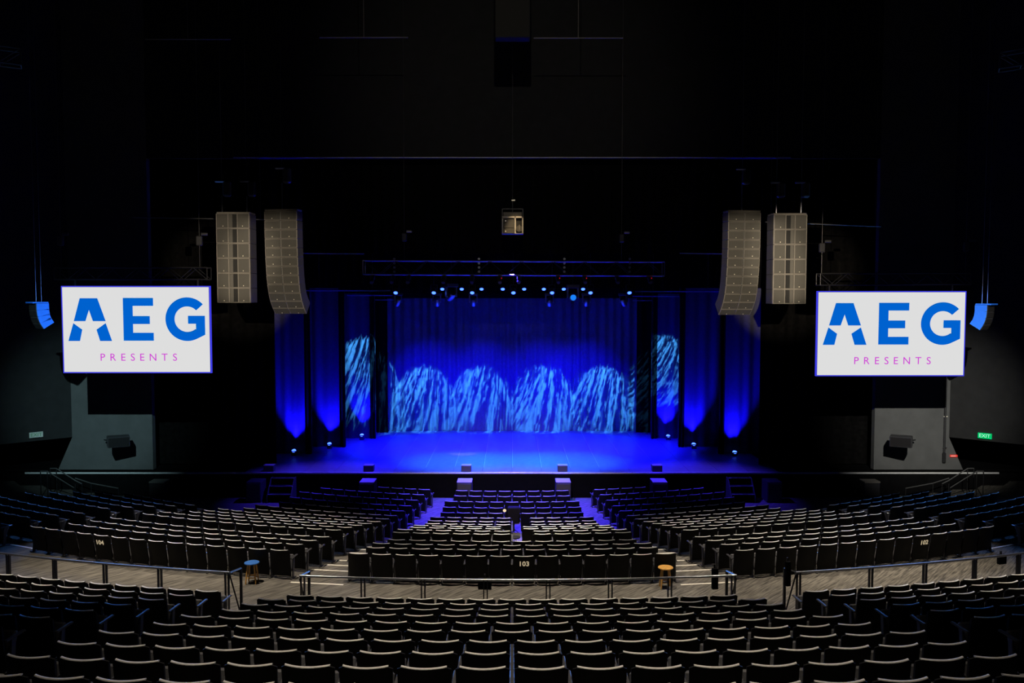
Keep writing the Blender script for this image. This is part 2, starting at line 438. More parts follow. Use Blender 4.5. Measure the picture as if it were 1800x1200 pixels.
vis.sort(key=lambda s: s['d'] + (0 if -5 < s['px'][0] < 1805 and s['px'][1] < 1200 else 100))
up = [s for s in vis if s['b'] in ('uc', 'ul', 'ur') and s['in']]; lo = [s for s in vis if not (s['b'] in ('uc', 'ul', 'ur') and s['in'])]
nin = sum(1 for s in up if s in vis[:300]); near, far = up+lo[:300-nin], lo[300-nin:]
BN = dict(zip(('uc', 'ul', 'ur', '103', '104', '102', '105', '101'),
    ('seats behind the centre guard rail', 'seats behind the blue-stool guard rail', 'seats behind the pine-stool guard rail',
     'seats of block 103', 'seats of block 104', 'seats of block 102', 'seats beyond block 104', 'seats beyond block 102')))
def seat_label(s):
    b, k = s['b'], s['k']+1
    if b in ('uc', '103'): pos = '%s from its blue-stool end' % ORD[s['i']+1]
    elif b in ('ul', '104', '105'): pos = '%s from the aisle' % ORD[s['n']-s['i']]
    else: pos = '%s from the aisle' % ORD[s['i']+1]
    if b == 'uc': where = '%s row behind the centre rail' % ORD[k]
    elif b in ('ul', 'ur'): where = '%s row behind the %s rail' % (ORD[k], 'blue-stool' if b == 'ul' else 'pine-stool')
    else:
        bn = {'103': 'middle', '104': 'blue stool', '102': 'pine stool', '105': 'outer blue stool', '101': 'outer pine stool'}[b]
        where = '%s, %s block' % ('rearmost row' if k == 1 else '%s row from rear' % ORD[k], bn)
    return 'black seat, %s, %s' % (pos, where)
numat = {'103': (929, 980), '104': (171, 938), '102': (1635, 938)}
numbered = {}
for nb, (tx, ty) in numat.items():
    c = [s for s in near if s['b'] == nb and s['k'] == 0]
    numbered[nb] = min(c, key=lambda s: abs(s['px'][0]-tx)) if c else None
def text_mesh(body, size, m, name, bold=0, space=1, align='CENTER'):
    c = bpy.data.curves.new(name, 'FONT'); c.body = body; c.size = size; c.align_x = align; c.align_y = 'CENTER'
    c.extrude = .002; c.offset = bold; c.resolution_u = 4; c.space_character = space
    o = bpy.data.objects.new(name, c); col.objects.link(o)
    dg = bpy.context.evaluated_depsgraph_get(); me = bpy.data.meshes.new_from_object(o.evaluated_get(dg))
    bpy.data.objects.remove(o); bpy.data.curves.remove(c)
    me.name = name; me.materials.clear(); me.materials.append(m)
    return me
for s in near:
    t = thing('theatre_seat', seat_label(s), 'seat', s['p'], s['h'], BN[s['b']])
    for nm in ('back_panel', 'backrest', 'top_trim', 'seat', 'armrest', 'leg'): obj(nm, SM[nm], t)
    if s['first']: obj('armrest', SM['armrest2'], t); obj('leg', SM['leg2'], t)
    for nb, q in numbered.items():
        if q is s:
            t['label'] = 'black seat with number %s on its back, rearmost row%s' % (nb, {'103': ' of the middle block', '104': ' on the blue stool side', '102': ' on the pine stool side'}[nb])
            o = obj('seat_number', text_mesh(nb, .165, M['num'], 'seat_number', .004, 1.05), t, (0, -.062, .55))
            o.rotation_euler = (R(102), 0, 0); o['label'] = 'pale gold number %s' % nb
# the many seats farther off, as one object
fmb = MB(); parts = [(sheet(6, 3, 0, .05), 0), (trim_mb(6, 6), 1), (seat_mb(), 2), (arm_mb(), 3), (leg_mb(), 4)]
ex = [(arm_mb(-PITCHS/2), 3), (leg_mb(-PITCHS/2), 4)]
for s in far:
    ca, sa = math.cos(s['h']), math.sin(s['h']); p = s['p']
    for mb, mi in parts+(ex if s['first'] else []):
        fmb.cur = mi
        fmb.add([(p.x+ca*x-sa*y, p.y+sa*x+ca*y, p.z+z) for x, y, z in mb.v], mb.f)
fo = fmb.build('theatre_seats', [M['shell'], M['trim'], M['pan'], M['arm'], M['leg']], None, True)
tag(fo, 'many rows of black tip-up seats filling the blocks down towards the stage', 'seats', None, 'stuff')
print('SEATS', len(SEATS), 'visible', len(vis), 'far', len(far))

# ------------------------------------------------------------------ guard rails
ZR = 2.775
def rail(label, a0, a1, posts, ends):
    t = thing('guard_rail', label, 'railing', pol(R_EDGE-.06, (a0+a1)/2, ZU[0])); o = t.location
    n = 24; rr = R_EDGE-.06
    pts = [pol(rr, a0+(a1-a0)*i/n, ZR)-o for i in range(n+1)]
    MB().tube(pts, .024, 10).build('handrail', M['steel'], t, True)
    for a in posts:
        for da in (-.055, .055):
            p = pol(rr, a+da, 0)
            mb = MB().box(Vector((p.x, p.y, (ZR+1.6)/2))-o, (.022, .05, ZR-1.6), RZ(a)); mb.build('post', M['dsteel'], t)
    for a, sgn in ends:                        # short return into the aisle with a brace
        q0 = pol(rr, a, ZR); q1 = pol(rr-.32, a+sgn*.12, ZR-.01)
        MB().tube([q0-o, q1-o], .022, 8).build('return_rail', M['steel'], t, True)
        mb = MB().box(Vector((q1.x, q1.y, (ZR+1.48)/2))-o, (.045, .045, ZR-1.5), RZ(a)); mb.build('post', M['dsteel'], t)
        MB().tube([q0-o-Vector((0, 0, .05)), Vector((q1.x, q1.y, 1.75))-o], .016, 6).build('brace', M['dsteel'], t)
    return t
def a_at(x, y): p = at_z(x, y, ZR); return math.degrees(math.atan2(p.x, CY-p.y))
aL, aR = a_at(522, 1016), a_at(1298, 1014)
rail('curved steel guard rail in front of the centre rear seats', aL, aR, [aL+.1]+[a_at(x, 1022) for x in (633, 742, 853, 964, 1075, 1183)]+[aR-.1], ((aL, 1), (aR, -1)))
aL2, aR2 = a_at(398, 1010), a_at(1402, 1008)
rail('curved steel guard rail on the blue stool side', -30, aL2, [a_at(x, 1000-(395-x)*.09) for x in (33, 116, 203, 295)]+[-25.5, -28, aL2-.1], ((aL2, 1),))
rail('curved steel guard rail on the pine stool side', aR2, 30, [a_at(x, 1000-(x-1405)*.09) for x in (1516, 1607, 1693, 1772)]+[25.5, 28, aR2+.1], ((aR2, -1),))
for (x, y, w_, h_, lab) in ((851, 1033, .26, .22, 'small black box mounted under the centre guard rail'), (1771, 986, .20, .20, 'small black box mounted under the guard rail on the pine stool side'),
                            (1272, 1031, .12, .42, 'narrow black column box at the end of the centre guard rail'), (1415, 1028, .10, .5, 'narrow black column box at the end of the guard rail on the pine stool side')):
    p = at(x, y, 16.2 if x < 1700 else 17.9); a = math.atan2(p.x, CY-p.y)
    q = pol(R_EDGE-.2, math.degrees(a), p.z)
    t = thing('rail_box', lab, 'box', q, a)
    MB().bbox((0, -.0, 0), (w_, .08, h_), .008).build('housing', M['black'], t)
    MB().box((0, .03, h_/2+.03), (.03, .03, .08)).build('bracket', M['dsteel'], t)

# ------------------------------------------------------------------ stools
def stool(x, y, top, label):
    p = at_z(x, y, 1.48); t = thing('bar_stool', label, 'stool', (p.x, p.y-.12, 1.48)); H = .50
    MB().lathe([(.12, H-.035), (.165, H-.03), (.178, H-.015), (.172, H-.002), (.12, H), (.05, H-.004)], n=20).build('seat', top, t, True)
    ft = []
    for k in range(4):
        q = R(45+90*k); a = Vector((.105*math.cos(q), .105*math.sin(q), H-.03)); b = Vector((.17*math.cos(q), .17*math.sin(q), 0)); ft.append((a, b))
        MB().tube([a, a.lerp(b, .5), b], [.017, .021, .014], 8).build('leg', M['pine'], t, True)
    for k in range(4):
        f = .55 if k % 2 else .68
        MB().tube([ft[k][0].lerp(ft[k][1], f), ft[(k+1) % 4][0].lerp(ft[(k+1) % 4][1], f)], .011, 6).build('rung', M['pine'], t, True)
stool(446, 1021, M['blueseat'], 'wooden stool with a blue top behind the block marked 104')
stool(1168, 1030, M['pine'], 'plain pine stool behind the last seats of block 103')

# ------------------------------------------------------------------ curtains
def curtain(name, label, x0, x1, z0, z1, Y, m, period=.36, amp=.09, cat='curtain', group=None, slant=0, thick=.02):
    t = MB(); W = x1-x0; n = max(8, int(W/period*8)); V = []
    ph = random.random()*6
    rows = [z0, z0+(z1-z0)*.12, z0+(z1-z0)*.5, z1]
    for side in (0, 1):
        for j, z in enumerate(rows):
            for i in range(n+1):
                x = W*i/n-W/2
                y = amp*(.75+.25*math.sin(x*1.7+ph))*math.sin(2*math.pi*(x+.05*math.sin(x*3.1+ph))/period+ph+.25*math.sin(j*1.3+x))*(1.0-.12*j)
                V.append((x, y+side*thick, z-z0))
    q = n+1; N = q*len(rows); Fs = []
    for j in range(len(rows)-1):
        for i in range(n):
            a = j*q+i; Fs.append((a, a+1, a+q+1, a+q)); Fs.append((a+N, a+N+q, a+N+q+1, a+N+1))
    for i in range(n):
        Fs.append((i, i+N, i+N+1, i+1)); e = (len(rows)-1)*q+i; Fs.append((e, e+1, e+1+N, e+N))
    for j in range(len(rows)-1):
        a = j*q; Fs.append((a, a+q, a+q+N, a+N)); b = a+n; Fs.append((b, b+N, b+q+N, b+q))
    t.add(V, Fs)
    o = t.build(name, m, None, True, ((x0+x1)/2, Y, z0)); o.rotation_euler.z = slant
    return tag(o, label, cat, group)
YA, YB, YC, YD = (at_z(900, y, Z_ST).y for y in (797, 785, 770, 760))
TOPZ = 18.1
xb0, xb1 = at(664, 757, Y_BACK).x, at(1142, 757, Y_BACK).x
curtain('backdrop_curtain', 'pleated backdrop curtain across the rear of the stage', xb0, xb1, Z_ST+.01, TOPZ, Y_BACK, M['cyc'], .46, .11)
for s in (-1, 1):
    side = 'blue stool' if s < 0 else 'pine stool'
    def X(px, Y): return at(px, 780, Y).x
    for (pi, po, Y, m, nm) in (((682, 640, YD, M['drape'], 'black inner leg curtain beside the backdrop'),
                              (661, 604, YC, M['legd'], 'rear leg curtain catching a streaked light pattern'),
                              (608, 540, YB, M['legd'], 'middle leg curtain with one floor uplight'),
                              (548, 470, YA, M['legd'], 'foremost leg curtain next to the proscenium drape')) if s < 0 else
                             ((1118, 1160, YD, M['drape'], 'black inner leg curtain beside the backdrop'),
                              (1144, 1202, YC, M['legd'], 'rear leg curtain catching a streaked light pattern'),
                              (1192, 1270, YB, M['legd'], 'middle leg curtain with one floor uplight'),
                              (1262, 1346, YA, M['legd'], 'foremost leg curtain next to the proscenium drape'))):
        a, b = sorted((X(pi, Y), X(po, Y)))
        curtain('leg_curtain', '%s, %s side' % (nm, side), a, b, Z_ST+.01, TOPZ, Y, m, .5, .04, 'curtain', 'stage leg curtains')
        # narrow black strip standing in for shade at the unlit onstage edge
        e = X(pi, Y); w_ = .26
        curtain('edge_shade_strip', 'narrow black shade strip at the onstage edge of the %s, %s side' % (' '.join(nm.split()[:3]), side), min(e, e-s*-w_*1), max(e, e-s*-w_*1), Z_ST+.005, TOPZ, Y-.14, M['drape'], .2, .05, 'curtain', 'stage leg curtains') if m is M['legd'] else None
    YP = Y_W+1.2
    a, b = (XL-.3, PRO_X0) if s < 0 else (PRO_X1, XR+.3)
    curtain('proscenium_drape', 'wide black masking drape beside the stage opening, %s side' % side, a, b, Z_ST+.01, TOPZ, YP, M['drape'], .5, .05)
zv = at(900, 445, Y_W+1.0).z
val = curtain('valance_curtain', 'black pleated valance above the lighting truss', at(530, 400, Y_W+1).x, at(1278, 400, Y_W+1).x, zv, TOPZ, Y_W+1.0, M['drape'], .45, .07)
for (y, Y, lab) in ((506, 38.4, 'front black border curtain behind the truss'), (516, 41.4, 'middle black border curtain over the stage'), (524, 43.6, 'rear black border curtain over the stage')):
    z = at(900, y, Y).z
    curtain('border_curtain', lab, at(470, y, Y).x, at(1346, y, Y).x, z, TOPZ, Y, M['drape'], .5, .04)
# battens catching blue light
for (x0, x1, y, Y, lab) in ((530, 686, 510.5, 38.1, 'bright blue lit batten pipe, blue stool side'), (1116, 1276, 512, 38.1, 'bright blue lit batten pipe, pine stool side'),
                            (610, 690, 519, 41.1, 'faint batten pipe under the middle border, blue stool side'), (1112, 1196, 520.5, 41.1, 'faint batten pipe under the middle border, pine stool side'),
                            (612, 692, 527, 43.3, 'faint batten pipe under the rear border, blue stool side'), (1112, 1194, 528, 43.3, 'faint batten pipe under the rear border, pine stool side')):
    a, b = at(x0, y, Y), at(x1, y, Y)
    t = thing('batten_pipe', lab, 'pipe', a)
    MB().tube([(0, 0, 0), b-a], .024, 8).build('pipe', M['steel'], t, True)
    for f in (.2, .8):
        q = (b-a)*f; MB().tube([q, (q.x, q.y, 18.11-a.z)], .006, 5).build('suspension_cable', M['cable'], t)

for x0, x1 in ((530, 640), (1195, 1276)):
    a, b = at(x0, 445, Y_W+.9), at(x1, 446, Y_W+.9)
    MB().tube([a-val.location, b-val.location], .02, 8).build('hem_glint_pipe', M['steel'], val, True)  # pipe added to catch blue where the valance hem is lit

# ------------------------------------------------------------------ trusses
def truss(label, p0, p1, h, cables, top, cm='dsteel', bm='dsteel', dep=None):
    t = thing('lighting_truss', label, 'truss', p0); d = p1-p0; L = d.length; u = d.normalized(); dp = dep or h
    side = Vector((-u.y, u.x, 0)).normalized()*dp
    cs = [Vector((0, 0, 0)), Vector((0, 0, h)), side, side+Vector((0, 0, h))]
    for c in cs: MB().tube([c, c+d], .026, 8).build('chord', M[cm], t, True)
    n = max(2, round(L/(h*1.15)))
    for i in range(n):
        a, b = u*(L*i/n), u*(L*(i+1)/n)
        for off in (Vector((0, 0, 0)), side):
            q = (a+off, b+off+Vector((0, 0, h))) if i % 2 else (a+off+Vector((0, 0, h)), b+off)
            MB().tube(q, .013, 6).build('brace', M[bm], t)
        MB().tube([a, a+side], .013, 6).build('cross_bar', M[bm], t)
    for e in (u*0, d):
        for off in (Vector((0, 0, 0)), side): MB().tube([e+off, e+off+Vector((0, 0, h))], .02, 6).build('end_post', M[cm], t)
    for f in cables:
        q = u*(L*f)+side*.5+Vector((0, 0, h))
        MB().tube([q, (q.x, q.y, top-.03-p0.z)], .008, 6).build('suspension_cable', M['cable'], t)
        MB().bbox(q+Vector((0, 0, .95)), (.2, .16, .34), .03).build('chain_hoist', M['fixt'], t)
        MB().bbox(q+Vector((.2, -.06, 1.18)), (.24, .06, .1), .02).build('hoist_hook', M['steel'], t)
    return t
TY = Y_W-.75
tr = truss('long aluminium box truss over the front of the stage', at(638, 482, TY), at(1168, 484.5, TY), .56, (.135, .86), CEIL, 'alu')
for x in (693, 842, 992, 1107):
    p = at(x, 455, TY-.06)-tr.location
    for k in range(4): MB().lathe([(.05, 0), (.05, .03)], (p.x, p.y, p.z-.17*k), 8, RX(90)).build('clamp', M['steel'], tr)
truss('dark box truss carrying the screen on the blue stool side', at(95, 491, 30.2), at(364, 491, 30.2), .42, (.03, .94), CEIL)
truss('dark box truss carrying the screen on the pine stool side', at(1442, 501, 31.2), at(1707, 499.5, 31.2), .42, (.02, .98), CEIL)
for s in (-1, 1):
    a = at(38 if s < 0 else 1757, 120, 22); b = at(-60 if s < 0 else 1860, 114 if s < 0 else 104, 22)
    b = b+Vector((s*1.5, -1.5, 0))
    truss('short dark truss end high under the ceiling, %s side' % ('blue stool' if s < 0 else 'pine stool'), a, b, .4, (.6,), CEIL)

# ------------------------------------------------------------------ stage lamps
def par(x, y, Y, label, bright=True, tilt=55, group='blue stage lamps'):
    p = at(x, y, Y); t = thing('stage_lamp', label, 'lamp', p, 0, group)
    rot = RX(180-tilt)                         # lens points toward the hall and down
    MB().lathe([(.06, -.26), (.09, -.24), (.095, -.02), (.105, 0)], n=14, rot=rot).build('housing', M['fixt'], t, True)
    MB().lathe([(.09, .001), (.09, .008)], n=14, rot=rot).build('lens', M['lens'] if bright else M['lens2'], t)
    for sx in (-.14, .14): MB().box((sx, .06, .17), (.012, .04, .36)).build('yoke_arm', M['dsteel'], t)
    MB().box((0, .06, .35), (.29, .04, .014)).build('yoke_bar', M['dsteel'], t)
    MB().tube([(0, .06, .35), (0, .06, min(18.1, 18.1)-p.z)], .012, 6).build('drop_pipe', M['dsteel'], t)
k = 0
for x in (695.5, 762.5, 830, 902.5, 970.5, 1038, 1106.5):
    k += 1; par(x, 514.5, 37.8, 'bright blue lamp, %s of the front row under the truss from blue stool side' % ORD[k], True, 42)
k = 0
for x in (777.5, 811.7, 846.5, 883.8, 921.4, 956, 991, 1025):
    k += 1; par(x, 508, 40.8, 'blue lamp, %s of the rear row under the truss from blue stool side' % ORD[k], True, 42)
def mover(x, y, Y, label, yaw, tilt, big=False):
    p = at(x, y, Y); t = thing('moving_head_lamp', label, 'lamp', p, R(yaw), 'moving head lamps over the stage'); s = 1.35 if big else 1
    rot = RX(180-tilt)
    MB().lathe([(.09*s, -.16*s), (.13*s, -.1*s), (.13*s, .1*s), (.11*s, .2*s)], n=14, rot=rot).build('head', M['alu'], t, True)
    MB().lathe([(.095*s, .2*s), (.095*s, .208*s)], n=14, rot=rot).build('lens', M['lens2'], t)
    for sx in (-.17*s, .17*s): MB().bbox((sx, 0, .12*s), (.05*s, .12*s, .34*s), .012).build('yoke_arm', M['alu'], t)
    MB().bbox((0, 0, .33*s), (.42*s, .26*s, .12*s), .02).build('base', M['fixt'], t)
    MB().tube([(0, 0, .38*s), (0, 0, 18.1-p.z)], .014, 6).build('drop_pipe', M['dsteel'], t)
MV = [(699, 530, 40), (768, 530, 0), (832, 530, 0), (966, 530, 0), (1031, 530, 0), (1096, 530, -40)]
for k, (x, y, yaw) in enumerate(MV): mover(x, y, 38.9, 'small moving head lamp, %s of six below the blue lamps from blue stool side' % ORD[k+1], yaw+180, 35)
mover(793, 519, 37.6, 'large tilted moving head lamp aimed away from block 104', 210, 60, True)
mover(1007, 521, 37.6, 'large moving head lamp facing the hall with lit yoke', 0, 80, True)
for k, x in enumerate((655, 690, 718, 780, 830, 879, 912, 981, 1028, 1085, 1142)):   # dark profile lamps right under the truss
    p = at(x, 490, TY); t = thing('profile_lamp', 'dark profile lamp, %s along the truss from blue stool side' % ORD[k+1], 'lamp', p, 0, 'profile lamps under the truss')
    rot = RX(-62)
    MB().lathe([(.07, -.34), (.085, -.2), (.06, 0), (.085, .05), (.085, .22)], n=10, rot=rot).build('body', M['fixt'], t, True)
    MB().box((0, 0, .09), (.2, .03, .02)).build('yoke_bar', M['dsteel'], t)
    for sx in (-.1, .1): MB().box((sx, 0, .04), (.012, .03, .12)).build('yoke_arm', M['dsteel'], t)
    MB().tube([(0, 0, .09), (0, 0, .15)], .02, 6).build('clamp', M['dsteel'], t)
    if x in (879, 981, 1028, 1142): MB().lathe([(.018, 0), (.018, .01)], (.06, -.1, .03), 8, RX(90)).build('indicator_light', M['red'], t)
# floor uplights
UP = [(516.5, 792, YA-.5), (579, 780, YB-.5), (636, 764.5, YC-.5), (1174.5, 766, YC-.5), (1219.5, 780.5, YB-.5), (1291.5, 794.5, YA-.5)]
for k, (x, y, Y) in enumerate(UP):
    p = at(x, y, Y); hgt = p.z-Z_ST
    t = thing('floor_uplight', 'blue floor uplight before the %s, %s side' % (('foremost leg', 'middle leg', 'rear leg', 'rear leg', 'middle leg', 'foremost leg')[k], 'blue stool' if k < 3 else 'pine stool'), 'lamp', (p.x, Y, Z_ST), 0, 'floor uplights')
    MB().bbox((0, .03, hgt/2), (.22, .2, hgt), .02).build('housing', M['fixt'], t)
    MB().lathe([(.10, .001), (.10, .01)], (0, -.0, hgt), 14, RX(35)).build('lens', M['lens'], t)
    spot('uplight_beam', (p.x, Y+.10, p.z+.08), (p.x, Y+.46, Z_ST+2.6), 6500, BLUE, 62, 1, .05)

# stage light beams
for x in (-4.8, -2.4, 0, 2.4, 4.8):
    spot('stage_wash', (x, 39.6, 8.4), (x*1.15, 41.0, Z_ST), 26000, BLUE, 56, 1)
for x in (-4.2, -2.1, 0, 2.1, 4.2):
    spot('stage_wash', (x, 37.0, 8.6), (x*1.15, 37.8, Z_ST), 19000, BLUE, 56, 1)
for x in (-2.2, 0, 2.2):
    spot('front_wash', (x, 35.9, 9.0), (x*1.05, 36.9, Z_ST), 6000, (.0, .36, 1), 42, 1)
for x in (-4.4, -1.5, 1.5, 3.7):
    spot('backdrop_wash', (x, 41.0, 8.3), (x, Y_BACK, 1.8), 7000, BLUE, 60, 1)
spot('pit_wash', (0, 34.6, 9.2), (0, 31.6, 0), 52000, (.05, .03, 1), 66, 1)
for x in (-6.5, 6.5): spot('pit_wash', (x*.8, 34.6, 9.2), (x*1.15, Y_ST-.5, .6), 8500, (.06, .03, 1), 44, 1)
spot('lip_light', (0, 20, 11.5), (0, Y_ST, Z_ST), 6500, (1, .82, 1), 36, 1)

def gobo(name, loc, target, energy, rad, skew, seed, ang):
    o = spot(name, loc, target, energy, (1, 1, 1), ang, .02, .012)
    l = o.data; l.use_nodes = True; nt = l.node_tree; e = nt.nodes['Emission']; L = nt.links.new
    def N(t, **kw):
        n = nt.nodes.new(t)
        for a, b in kw.items(): setattr(n, a, b)
        return n
    def mth(op, a, b=None):
        n = N('ShaderNodeMath', operation=op)
        for i, v in enumerate((a, b)):
            if v is None: continue
            if isinstance(v, (int, float)): n.inputs[i].default_value = v
            else: L(v, n.inputs[i])
        return n.outputs[0]
    tc = N('ShaderNodeTexCoord'); sx = N('ShaderNodeSeparateXYZ'); L(tc.outputs['Normal'], sx.inputs[0])
    az = mth('ABSOLUTE', sx.outputs[2]); u = mth('DIVIDE', mth('DIVIDE', sx.outputs[0], az), rad); v = mth('DIVIDE', mth('DIVIDE', sx.outputs[1], az), rad)
    us = mth('SUBTRACT', u, mth('MULTIPLY', mth('MULTIPLY', v, skew), mth('SUBTRACT', 1.0, mth('MULTIPLY', u, .7))))
    cx = N('ShaderNodeCombineXYZ'); L(mth('MULTIPLY', us, 9.5), cx.inputs[0]); L(mth('MULTIPLY', v, .9), cx.inputs[1]); cx.inputs[2].default_value = seed
    ns = N('ShaderNodeTexNoise'); ns.inputs['Scale'].default_value = 1; ns.inputs['Detail'].default_value = 3; ns.inputs['Distortion'].default_value = .25; L(cx.outputs[0], ns.inputs['Vector'])
    cx2 = N('ShaderNodeCombineXYZ'); L(mth('MULTIPLY', us, 26), cx2.inputs[0]); L(mth('MULTIPLY', v, 6), cx2.inputs[1]); cx2.inputs[2].default_value = seed+5
    n2 = N('ShaderNodeTexNoise'); n2.inputs['Scale'].default_value = 1; n2.inputs['Detail'].default_value = 2; L(cx2.outputs[0], n2.inputs['Vector'])
    st = mth('ADD', mth('MULTIPLY', ns.outputs['Fac'], .6), mth('MULTIPLY', n2.outputs['Fac'], .4))
    mr = N('ShaderNodeMapRange'); mr.inputs[1].default_value = .48; mr.inputs[2].default_value = .57; mr.inputs[3].default_value = .015; mr.inputs[4].default_value = 1; L(st, mr.inputs[0])
    rr = mth('SQRT', mth('ADD', mth('MULTIPLY', u, u), mth('MULTIPLY', v, v)))
    rr = mth('ADD', rr, mth('MULTIPLY', mth('SUBTRACT', ns.outputs['Fac'], .5), .7))
    mk = N('ShaderNodeMapRange'); mk.inputs[1].default_value = .93; mk.inputs[2].default_value = .86; L(rr, mk.inputs[0])
    f = mth('MULTIPLY', mr.outputs[0], mk.outputs[0])
    e.inputs['Color'].default_value = (.06, .40, 1, 1); L(f, e.inputs['Strength'])
    return o
for i, x in enumerate((745, 845, 955, 1058)):
    tp = at(x, 706, Y_BACK); gobo('pattern_projector', (tp.x*.95, 39.2, 8.0), tp, 20000, .235, .3, i*7.3, 40)
tp = at(637, 650, YC); gobo('pattern_projector', (tp.x+1.0, 38.9, 8.0), tp, 16000, .33, .35, 41.0, 46)
tp = at(1168, 640, YC); gobo('pattern_projector', (tp.x-1.0, 38.9, 8.0), tp, 16000, .30, .6, 57.0, 46)

# ------------------------------------------------------------------ video screens
def screen(label, x0, y0, x1, y1, Y, lx):
    a, b = at(x0, y0, Y), at(x1, y1, Y); W, H = b.x-a.x, a.z-b.z
    t = thing('video_screen', label, 'screen', ((a.x+b.x)/2, Y, b.z))
    MB().bbox((0, .12, H/2), (W+.02, .22, H+.02), .01).build('cabinet', M['black'], t)
    MB().box((0, .004, H/2), (W, .008, H)).build('display', M['white'], t)
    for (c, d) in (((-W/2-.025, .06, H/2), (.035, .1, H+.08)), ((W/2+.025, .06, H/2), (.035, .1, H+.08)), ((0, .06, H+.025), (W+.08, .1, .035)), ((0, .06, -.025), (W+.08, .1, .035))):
        MB().box(c, d).build('fringe_glow_strip', M['edge'], t)  # glowing strips imitate the blue lens fringe around the display
    for sx in (-.42, .42): MB().box((sx*W, .12, H+.14), (.05, .05, .26)).build('hanging_bracket', M['dsteel'], t)
    s = W/260.0                                 # one photo pixel at the screen, left-screen layout
    def P(px, py): return Vector((((px)-130)*s, -.004, H-py*s*(H/W*260/150.0)))
    def flat(nm, pts, m): MB().poly([P(*q) for q in pts], (0, -.006, 0)).build(nm, m, t)
    # letter A with a star cut out: cap and two feet   (pixels measured from the display's corner)
    flat('letter_a', [(31, 19.5), (62, 19.5), (76, 60), (53.5, 60), (46.8, 40), (40, 60), (19.5, 60)], M['sblue'])
    flat('letter_a_foot', [(18.5, 63.5), (34, 75), (29.5, 95), (9, 95)], M['sblue'])
    flat('letter_a_foot', [(76, 63.5), (86.5, 95), (65.5, 95), (59.5, 75)], M['sblue'])
    flat('letter_e', [(107.5, 19), (161, 19), (161, 33), (124.5, 33), (124.5, 51), (154.5, 51), (154.5, 65), (124.5, 65), (124.5, 80.5), (161, 80.5), (161, 94.5), (107.5, 94.5)], M['sblue'])
    c = (221, 56.5); ro, ri = 38.5, 22.5
    oa = [(c[0]+ro*math.cos(R(q)), c[1]+ro*math.sin(R(q))) for q in range(-44, -297, -6)]
    ia = [(c[0]+ri*math.cos(R(q)), c[1]+ri*math.sin(R(q))) for q in range(-316, -44, 8)]
    G = [(c[0]+ro*math.cos(R(-43)), c[1]+ro*math.sin(R(-43)))]+oa[1:]+[(252.5, 84), (252.5, 50.5), (222.5, 50.5), (222.5, 64.5), (236.5, 64.5), (236.5, 74.5)]
    i2 = [p for p in ia]
    i2 = [(c[0]+ri*math.cos(R(q)), c[1]+ri*math.sin(R(q))) for q in range(52, 317, 8)]
    flat('letter_g', G+i2, M['sblue'])
    ms = [text_mesh(ch, 18.5*s, M['smag'], 'letter', .0, 1, 'LEFT') for ch in 'PRESENTS']
    ex_ = [(min(v.co.x for v in m_.vertices), max(v.co.x for v in m_.vertices)) for m_ in ms]
    gap = (136*s-sum(b_-a_ for a_, b_ in ex_))/7; cx_ = P(65.5, 0).x
    for m_, (a_, b_) in zip(ms, ex_):
        o = obj('letter', m_, t, (cx_-a_, -.007, P(0, 124.5).z)); o.rotation_euler = (R(90), 0, 0); cx_ += b_-a_+gap
    ar = lamp('AREA', 'screen_glow', ((a.x+b.x)/2, Y-.05, (a.z+b.z)/2), ((a.x+b.x)/2, Y-5, (a.z+b.z)/2), 500, (.05, .28, 1), shape='RECTANGLE', size=W, size_y=H)
    return t
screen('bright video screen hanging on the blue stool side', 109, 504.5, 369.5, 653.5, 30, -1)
screen('bright video screen hanging on the pine stool side', 1439, 513.5, 1693, 659, 31, 1)

